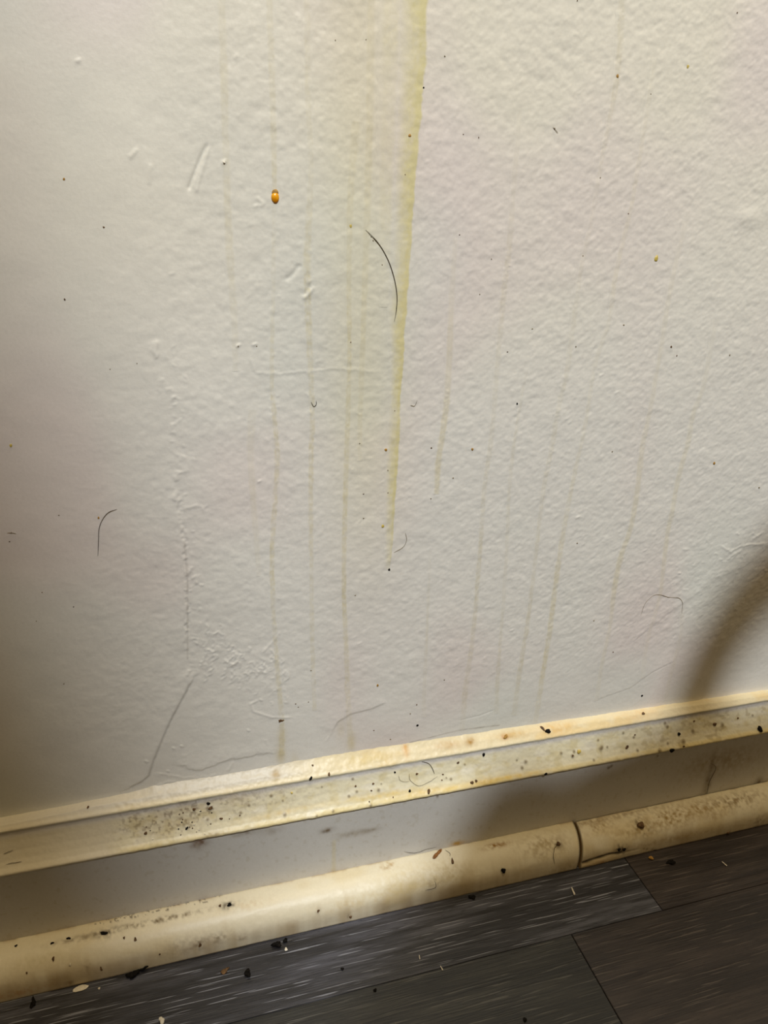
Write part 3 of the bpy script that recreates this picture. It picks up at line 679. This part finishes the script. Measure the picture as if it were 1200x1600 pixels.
on_wall('dirt_speck', 162, 355, 2.2, 2.0, M_BROWN, 'dark speck on smooth paint at the upper left', 'speck')
on_wall('dirt_speck', 101, 468, 1.9, 2.6, M_BROWN, 'oval dark speck near the left side, at mid height', 'speck')
on_wall('dirt_speck', 439, 1126, 5.0, 3.6, M_BROWN, 'rough brown crumb on the drip end above the baseboard', 'speck', thick=.5, jag=.5)
on_wall('dirt_speck', 1003, 1087, 2.0, 2.0, M_BLACK, 'black speck above the right part of the baseboard', 'speck')
WS = [(548, 535), (617, 642), (606, 735), (606, 770), (673, 779), (900, 542), (911, 400), (750, 460), (568, 810), (568, 772), (562, 693), (555, 930), (462, 1100), (466, 1105), (482, 1097),
      (584, 1141), (694, 1062), (641, 1115), (651, 1101), (610, 1155), (486, 1048), (115, 948), (57, 970), (92, 805), (15, 846), (214, 568), (172, 577), (66, 925), (18, 832), (100, 1068),
      (633, 273), (572, 62), (524, 63), (718, 367), (768, 405), (832, 514), (1058, 556), (975, 508), (708, 747), (674, 700), (902, 849), (928, 970), (1152, 20), (902, 1), (1017, 147),
      (793, 550), (938, 278), (695, 88), (724, 210), (1140, 555), (1186, 762), (958, 1019), (372, 541), (401, 541), (748, 215), (580, 370), (583, 376), (597, 414), (957, 706), (867, 201), (982, 334)]
for i, (px, py) in enumerate(WS):
    on_wall('dirt_speck', px, py, 1.1+.6*random.random(), 1.1+.6*random.random(), M_FAINT if i % 3 else M_BROWN,
            'pinpoint dark dirt speck scattered on the painted wall', 'speck', 'pinpoint specks on the wall', .5)
# crumbs on the moulding
for i, (px, py, rx, ry, mt, lb) in enumerate([
        (857, 1142, 6, 4, M_BLACK, 'dark crumb on the upper ledge, right of the middle'),
        (848, 1137, 2.6, 6, M_BROWN, 'upright brown crumb on the upper ledge beside a dark one'),
        (791, 1151, 5, 3.4, M_OCHRE, 'orange brown crumb on the upper ledge of the moulding'),
        (486, 1217, 4.6, 3.2, M_BLACK, 'black crumb in the crease under the upper ledge'),
        (516, 1210, 4, 2.6, M_BROWN, 'brown crumb in the crease, right of the black crumb'),
        (325, 1257, 4.4, 3.6, M_BLACK, 'black crumb in the gritty part of the moulding'),
        (329, 1264, 6, 3.4, M_BROWN, 'brown crumb under the black one in the gritty patch'),
        (303, 1266, 3.4, 4, M_BROWN, 'round brown crumb at the gritty patch, left of the black one'),
        (292, 1296, 4.4, 2.6, M_BLACK, 'black crumb on the lower ridge, left of centre'),
        (226, 1303, 4, 3.4, M_BROWN, 'brown crumb at the left end of the gritty patch'),
        (344, 1280, 4, 2.6, M_BROWN, 'flat brown crumb on the cove below the gritty patch'),
        (556, 1229, 2.4, 2.2, M_BROWN, 'brown dot on the cove, left of centre'),
        (584, 1225, 2.6, 2.2, M_BROWN, 'brown dot on the cove near the middle'),
        (456, 1240, 2.6, 2.6, M_DRY, 'greenish dot on the cove above the yellow ridge'),
        (757, 1179, 4, 2.8, M_BLACK, 'grey black crumb high on the cove, right of centre'),
        (716, 1193, 2.8, 2.4, M_BROWN, 'brown crumb mid cove right of the looped hair'),
        (738, 1222, 3.6, 3.2, M_BROWN, 'left one of two brown crumbs on the lower ridge'),
        (745, 1220, 3.0, 2.6, M_BROWN, 'right one of two brown crumbs on the lower ridge'),
        (642, 1236, 2.8, 2.8, M_BLACK, 'black crumb on the lower ridge below the looped hair'),
        (671, 1236, 5, 3.2, M_BROWN, 'ragged brown crumb on the lower ridge near the centre'),
        (652, 1210, 2.6, 2.4, M_BROWN, 'brown dot inside the looped hair on the cove'),
        (618, 1207, 2.2, 2.2, M_BLACK, 'small black dot on the cove, left of the looped hair'),
        (853, 1211, 3.6, 2.6, M_BLACK, 'black crumb under the ridge where the shade begins'),
        (980, 1168, 4, 2.6, M_BROWN, 'flat brown crumb low on the cove, right side'),
        (1062, 1147, 2.8, 3.2, M_BLACK, 'black crumb on the shaded cove at the right'),
        (1050, 1172, 6, 3.4, M_BLACK, 'dark crumb under the shaded ridge at the right'),
        (1188, 1139, 4, 6, M_BLACK, 'dark crumb on the shaded ridge at the right edge'),
        (1117, 1132, 3.4, 3, M_BROWN, 'brown crumb on the shaded cove near the right edge'),
        (905, 1175, 4, 4, M_DRY, 'olive smudge of dirt on the sunlit cove at right'),
        (137, 1263, 3.4, 2.6, M_BROWN, 'brown crumb on the upper ledge at the far left'),
        (1006, 1114, 3.4, 2.2, M_BROWN, 'brown crumb on the upper ledge at the right'),
        (538, 1174, 2, 2, M_BROWN, 'tiny brown dot on the upper ledge left of centre'),
        (489, 1194, 2.2, 2.2, M_BROWN, 'tiny brown dot on the upper ledge by the drip end')]):
    on_trim('dirt_crumb', 'base', px, py, rx, ry, mt, lb.replace('sunlit', 'brighter'), 'crumb', thick=.6, rot=.3*(i % 5))
for i in range(34):
    px = rng.uniform(215, 335) if i < 22 else rng.uniform(340, 1180)
    py = 1206-(px-600)*.18+rng.uniform(6, 46)
    on_trim('grit_grain', 'base', px, py, rng.uniform(1.2, 2.4), rng.uniform(1.0, 2.0), [M_BROWN, M_WHITE, M_BLACK][i % 3] if i < 22 else M_BROWN,
            'loose grain of grit stuck on the dirty moulding', 'grit', 'grit grains on the moulding', .8)
# on the quarter round
TR = [('ql', 787, 1360, 4.2, 5.4, M_BLACK, 'dark seed shaped pellet on the quarter round, right of centre'),
      ('ql', 707, 1346, 2.4, 6, M_BROWN, 'thin upright brown crumb on the quarter round'),
      ('ql', 497, 1425, 2.6, 3.2, M_BROWN, 'brown dot on the quarter round left of centre'),
      ('ql', 548, 1432, 3.2, 3, M_BROWN, 'brown dot low on the quarter round near the middle'),
      ('ql', 358, 1414, 5, 4, M_BLACK, 'black crumb on top of the quarter round'),
      ('ql', 345, 1414, 3.4, 2.6, M_BROWN, 'brown crumb left of the black crumb on the quarter round top'),
      ('ql', 162, 1458, 8, 4, M_BLACK, 'long black clump of dirt on the quarter round top, left'),
      ('ql', 106, 1466, 5, 2.8, M_BLACK, 'black clump left of the long dirt clump'),
      ('ql', 81, 1474, 4, 2.8, M_BLACK, 'small black crumb at the left of the quarter round top'),
      ('ql', 25, 1478, 3.4, 2.6, M_BLACK, 'black crumb farthest left on the quarter round top'),
      ('ql', 82, 1498, 3, 5, M_BROWN, 'dark drop shaped crumb on the left face of the quarter round'),
      ('ql', 40, 1521, 2.4, 2.4, M_BROWN, 'brown dot low on the far left quarter round'),
      ('ql', 192, 1465, 2.6, 2.6, M_BROWN, 'brown dot under the long dirt clump'),
      ('ql', 211, 1468, 3.2, 4, M_BROWN, 'angular brown crumb right of the long dirt clump'),
      ('ql', 249, 1493, 2.4, 2, M_BROWN, 'brown dot low on the quarter round, left half'),
      ('ql', 158, 1515, 2.4, 6, M_BROWN, 'slanting dark smear of dirt low on the quarter round'),
      ('ql', 109, 1507, 2.6, 3.4, M_WHITE, 'white paint chip on the left quarter round face'),
      ('ql', 312, 1478, 3.4, 5, M_BROWN, 'brown clot on the lower face of the quarter round'),
      ('ql', 873, 1318, 4, 3.4, M_BROWN, 'brown crumb at the head of the curved hair near the joint'),
      ('qr', 1002, 1290, 6, 6.5, M_BROWN, 'dark brown crust on the right quarter round piece'),
      ('qr', 968, 1328, 2.8, 2.8, M_BLACK, 'left one of two black dots by the split'),
      ('qr', 976, 1327, 2.8, 3.0, M_BLACK, 'right one of two black dots by the split'),
      ('qr', 1138, 1302, 2.4, 2, M_BROWN, 'brown dot low on the right quarter round piece')]
for nm, px, py, rx, ry, mt, lb in TR:
    on_trim('dirt_crumb', nm, px, py, rx, ry, mt, lb, 'crumb', thick=.6, rot=(px % 7)*.1-.3, jag=.3)

# splinter: a flat rough stick
def stick(name, a, b, r0, r1, mat, label, cat, seed=0, sides=7):
    a, b = Vector(a), Vector(b); d = (b-a).normalized(); u = d.orthogonal().normalized(); w = d.cross(u); V_, F_ = [], []
    r_ = np.random.default_rng(seed); n = 9
    for i in range(n):
        t = i/(n-1); r = (r0+(r1-r0)*t)*(.45 if i in (0, n-1) else 1)
        for j in range(sides):
            an = 2*math.pi*j/sides; k = r*(1+.35*(r_.random()-.5))
            V_.append(a+(b-a)*t+u*(k*math.cos(an))+w*(k*.7*math.sin(an)))
    for i in range(n-1):
        for j in range(sides): F_.append((i*sides+j, i*sides+(j+1) % sides, (i+1)*sides+(j+1) % sides, (i+1)*sides+j))
    F_.append(tuple(range(sides))[::-1]); F_.append(tuple(range((n-1)*sides, n*sides)))
    return tag(mesh_obj(name, V_, F_, mat), label, cat)
y_t = -.0150
stick('wood_splinter', at(677, 1341, 1, -.0170), at(690, 1327, 1, -.0128), .0010, .0007, M_SPLINT, 'short brown wood splinter lying on top of the quarter round', 'splinter', 3)

# debris on the floor
FL = [('black_crumb', 387, 1523, 6, 5.5, M_BLACK, 'lone black crumb on the floor left of centre', .7, .6, .35),
      ('black_crumb', 433, 1478, 8, 4, M_BLACK, 'black clump on the floor against the quarter round', .7, .2, .5),
      ('black_crumb', 446, 1471, 4, 3, M_BLACK, 'small black crumb right of the clump by the trim', .7, 0, .4),
      ('black_crumb', 208, 1526, 9, 5, M_BLACK, 'widest black debris clump at the foot of the trim', .7, .2, .6),
      ('black_crumb', 52, 1568, 5, 6, M_BLACK, 'black debris at the foot of the trim, far left', .5, .3, .6),
      ('black_crumb', 535, 1515, 2.6, 2.2, M_BLACK, 'tiny black crumb on the bright floor', .7, 0, .3),
      ('black_crumb', 586, 1548, 3, 2, M_BLACK, 'tiny black crumb at the bottom of the bright floor', .7, 0, .3),
      ('black_crumb', 738, 1403, 6, 3, M_BLACK, 'black crumb tucked under the trim, right of centre', .5, .1, .4),
      ('black_crumb', 1048, 1348, 9, 3, M_BLACK, 'flat black crumb on the floor below the right trim', .4, .1, .4),
      ('black_crumb', 820, 1594, 3, 3, M_BLACK, 'black crumb at the bottom edge of the picture', .6, 0, .3),
      ('pale_crumb', 253, 1597, 5, 5, M_WHITE, 'pale crumb at the bottom edge on the left', .8, .2, .3),
      ('pale_crumb', 447, 1484, 2.4, 3, M_WHITE, 'tiny pale crumb beside the black clump', .6, .2, .3),
      ('pale_crumb', 1017, 1342, 3.4, 3, M_OCHRE, 'tan crumb on the floor close to the end joint', .7, .1, .3),
      ('pale_crumb', 155, 1545, 2.4, 1.4, M_WHITE, 'tiny pale crumb right of the oval flake', .6, .2, .3),
      ('tan_crumb', 351, 1518, 8, 3.5, M_BROWN, 'flat brown crumb left of the lone black crumb', .3, .2, .4)]
for nm, px, py, rx, ry, mt, lb, th, rt, jg in FL:
    on_floor(nm, px, py, rx, ry, mt, lb, 'crumb', None, th, rt, jg)
on_floor('pale_flake', 126, 1545, 14, 4.2, M_WHITE, 'oval pale flake poking out from under the trim', 'flake', None, .25, .12, .12)
a = at(893, 1386, 2, .0008); b = at(898, 1398, 2, .0012); stick('pale_chip', a, b, .0003, .0006, M_WHITE, 'upright pale chip on the floor below the joint', 'chip', 5)
a = at(1128, 1346, 2, .0006); b = at(1136, 1353, 2, .0006); stick('pale_chip', a, b, .0002, .0003, M_WHITE, 'thin pale chip on the dark floor at right', 'chip', 6)
a = at(655, 1492, 2, .0006); b = at(656, 1499, 2, .0006); stick('pale_chip', a, b, .0002, .0003, M_WHITE, 'tiny pale chip at the edge of the bright floor', 'chip', 7)
a = at(688, 1509, 2, .0006); b = at(692, 1516, 2, .0006); stick('pale_chip', a, b, .0002, .0003, M_WHITE, 'tiny pale chip on the shaded floor near the middle', 'chip', 8)
# strand of black fluff climbing the trim
# ------------------------------------------------------------------ hairs
def tube(name, P, r, mat, label, cat='hair', group=None, taper=True, n=None):
    P = catmull(P, n or max(16, len(P)*8)); V_, F_ = [], []; sides = 6
    for i, p in enumerate(P):
        d = Vector(P[min(i+1, len(P)-1)]-P[max(i-1, 0)]).normalized(); u = d.cross(Vector((0, 1, .01))).normalized(); w = d.cross(u)
        t = i/(len(P)-1); rr_ = r*(min(1, .35+4*min(t, 1-t)) if taper else 1)
        for j in range(sides):
            a_ = 2*math.pi*j/sides; V_.append(Vector(p)+u*rr_*math.cos(a_)+w*rr_*math.sin(a_))
    for i in range(len(P)-1):
        for j in range(sides): F_.append((i*sides+j, i*sides+(j+1) % sides, (i+1)*sides+(j+1) % sides, (i+1)*sides+j))
    return tag(mesh_obj(name, V_, F_, mat, smooth=True), label, cat, group)
def wall_hair(pts, r, mat, label, lift=.00015):
    Q = []
    for px, py in catmull(np.array(pts, float), len(pts)*3):
        p = at(px, py); Q.append((p[0], -float(hsample(p[0], p[2]))-r-lift, p[2]))
    return tube('hair', np.array(Q), r, mat, label)
wall_hair([(571, 359), (590, 379), (605, 404), (615, 432), (620, 462), (619, 485), (616, 502)], .00015, M_HAIRD, 'long dark curved hair stuck beside the widest yellow drip')
wall_hair([(153, 868), (154, 845), (155, 825), (161, 810), (170, 800), (183, 795)], .00011, M_HAIRD, 'short dark hooked hair on the left part of the wall')
wall_hair([(1001, 962), (1008, 943), (1020, 931), (1031, 929), (1045, 933), (1060, 934), (1066, 942), (1065, 958)], .00009, M_HAIRL, 'pale arched hair low on the right part of the wall')
wall_hair([(633, 832), (635, 843), (630, 854), (615, 863)], .00010, M_HAIRL, 'faint small curled hair below the widest drip')
wall_hair([(641, 633), (648, 634), (652, 625)], .00009, M_HAIRL, 'faint tiny curl of hair right of the widest drip')
wall_hair([(486, 628), (490, 635), (494, 632), (494, 626)], .00012, M_HAIRD, 'tiny dark curl on a drip left of centre', .0001)
wall_hair([(11, 832), (20, 832), (25, 833)], .00010, M_HAIRL, 'tiny straight hair at the left edge of the wall')
wall_hair([(864, 198), (868, 203), (872, 208)], .00009, M_HAIRL, 'tiny straight hair near the top right')
def surf_hair(nm, pts, r, mat, label, lift=.0002):
    Q = []
    for px, py in catmull(np.array(pts, float), len(pts)*3):
        p, n = on_surf(nm, px, py); Q.append(p+n*(r+lift))
    Q = np.array(Q); Q[1:-1] = (Q[:-2]+Q[1:-1]*2+Q[2:])/4
    return tube('hair', Q, r, mat, label)
surf_hair('base', [(659, 1191), (668, 1193), (676, 1201), (679, 1210)], .00015, M_HAIRD, 'dark arc of hair on the cove near the centre')
surf_hair('base', [(640, 1210), (641, 1220), (652, 1228), (668, 1224), (678, 1218), (684, 1214)], .00011, M_HAIRL, 'pale looped hair on the cove under the dark arc')
surf_hair('base', [(622, 1213), (628, 1222), (640, 1222)], .00009, M_HAIRL, 'tiny pale hair left of the looped hair')
surf_hair('base', [(632, 1330), (645, 1333), (656, 1331), (668, 1327), (684, 1324)], .00011, M_HAIRD, 'thin wavy hair on the flat board above the splinter')
surf_hair('base', [(1110, 1192), (1120, 1200), (1108, 1222), (1106, 1240)], .00012, M_HAIRD, 'thin hair hanging on the shaded board at right')
surf_hair('base', [(4, 1336), (12, 1333), (20, 1329)], .00010, M_HAIRD, 'tiny hair on the moulding at the far left')
surf_hair('base', [(8, 1351), (20, 1349), (32, 1347)], .00010, M_HAIRD, 'tiny straight hair above the ridge at the far left')
surf_hair('ql', [(873, 1318), (867, 1326), (865, 1338), (867, 1350)], .00012, M_HAIRD, 'curved hair on the quarter round beside the joint')
surf_hair('ql', [(695, 1327), (702, 1332), (704, 1338)], .00010, M_HAIRD, 'small curved hair right of the splinter')
surf_hair('ql', [(680, 1378), (682, 1385), (674, 1390), (666, 1391)], .00012, M_HAIRD, 'small hooked hair on the quarter round below the splinter')
surf_hair('ql', [(201, 1527), (212, 1520), (222, 1514), (231, 1508)], .00055, M_BLACK, 'thick black strand of fluff against the foot of the trim', .0002)

# ------------------------------------------------------------------ made-up unseen furniture, shaped and placed to throw the shadows
M_WOOD = simple_mat('caster_wood', (104, 74, 46), (136, 100, 66), .45, 60, .0002)  # materials of the added shadow casters
M_IRON = simple_mat('caster_iron', (24, 22, 20), (38, 35, 32), .45, 300, .0001)
M_WICK = simple_mat('caster_cloth', (120, 104, 84), (150, 132, 108), .85, 400, .0006)
def lathe(name, prof_, c, mat, parent=None, seg=72, close=True):
    V_, F_ = [], []; n = len(prof_)
    for r, z in prof_:
        for j in range(seg):
            a_ = 2*math.pi*j/seg; V_.append((c[0]+r*math.cos(a_), c[1]+r*math.sin(a_), c[2]+z))
    for i in range(n-1):
        for j in range(seg): F_.append((i*seg+j, i*seg+(j+1) % seg, (i+1)*seg+(j+1) % seg, (i+1)*seg+j))
    if close: F_ += [tuple(range(seg))[::-1], tuple(range((n-1)*seg, n*seg))]
    return mesh_obj(name, V_, F_, mat, parent, smooth=True)
def empty(name, loc):
    o = bpy.data.objects.new(name, None); COL.objects.link(o); o.location = loc; return o
TC = (.210, -.517)
table = empty('shadow_caster_table', (TC[0], TC[1], 0)); tag(table, 'unseen round table added to cast shadow, with an arched handle', 'table')
lathe('caster_top', [(.20, .432), (.226, .436), (.230, .444), (.230, .452), (.226, .459), (.20, .460)], (0, 0, 0), M_WOOD, table)  # added disc, its rim fitted to the lower right shadow edge
lathe('caster_stem', [(.15, .001), (.15, .010), (.04, .022), (.018, .04), (.016, .40), (.05, .431)], (0, 0, 0), M_IRON, table)
ha, hb = np.array([-.008, .222, .458]), np.array([.159, .150, .458]); hm = (ha+hb)/2; hu = (ha-hb)/2
arch = tube('handle', [hm+hu*math.cos(t)+np.array([0, 0, .125])*math.sin(t) for t in np.linspace(0, math.pi, 13)], 0.0135, M_IRON, None, None, taper=False)  # arch added to cast the slanting shadow band
arch.parent = table
def slab(name, outline, z0, z1, mat, parent=None):
    P = catmull(np.array(outline+[outline[0]], float), 73)[:-1]; n = len(P); c = P.mean(0); V_, F_ = [], []
    rows = [(.985, z0), (1, z0+(z1-z0)*.3), (1, z0+(z1-z0)*.75), (.985, z1)]
    for k_, z in rows:
        for p in P: q = c+(p-c)*k_; V_.append((q[0], q[1], z))
    for r_ in range(3):
        for j in range(n): F_.append((r_*n+j, r_*n+(j+1) % n, (r_+1)*n+(j+1) % n, (r_+1)*n+j))
    F_ += [tuple(range(n))[::-1], tuple(range(3*n, 4*n))]
    return mesh_obj(name, V_, F_, mat, parent)
tag(slab('shadow_caster_cloth', [(.094, -.320), (.104, -.309), (.126, -.307), (.150, -.318), (.20, -.35), (.23, -.42), (.17, -.47), (.08, -.44), (.075, -.37), (.082, -.335)], .4602, .470, M_WICK),
    'unseen cloth added on the round table to widen its shadow', 'cloth')  # made-up outline that pushes out the corner of the shadow
hamper = empty('shadow_caster_hamper', (-.232, -.75, 0)); tag(hamper, 'unseen tall hamper with domed lid, added to shade the left wall', 'hamper')
lathe('caster_body', [(.19, .001), (.225, .02), (.245, .45), (.240, .80), (.232, .92)], (0, 0, 0), M_WICK, hamper)
lathe('lid', [(.236, .920), (.240, .935), (.236, .98), (.226, 1.04), (.219, 1.073), (.208, 1.115), (.202, 1.15), (.196, 1.18), (.17, 1.22), (.10, 1.25), (.03, 1.26)], (0, 0, 0), M_WICK, hamper)  # added blocker, contour shaped for the soft shadow at left
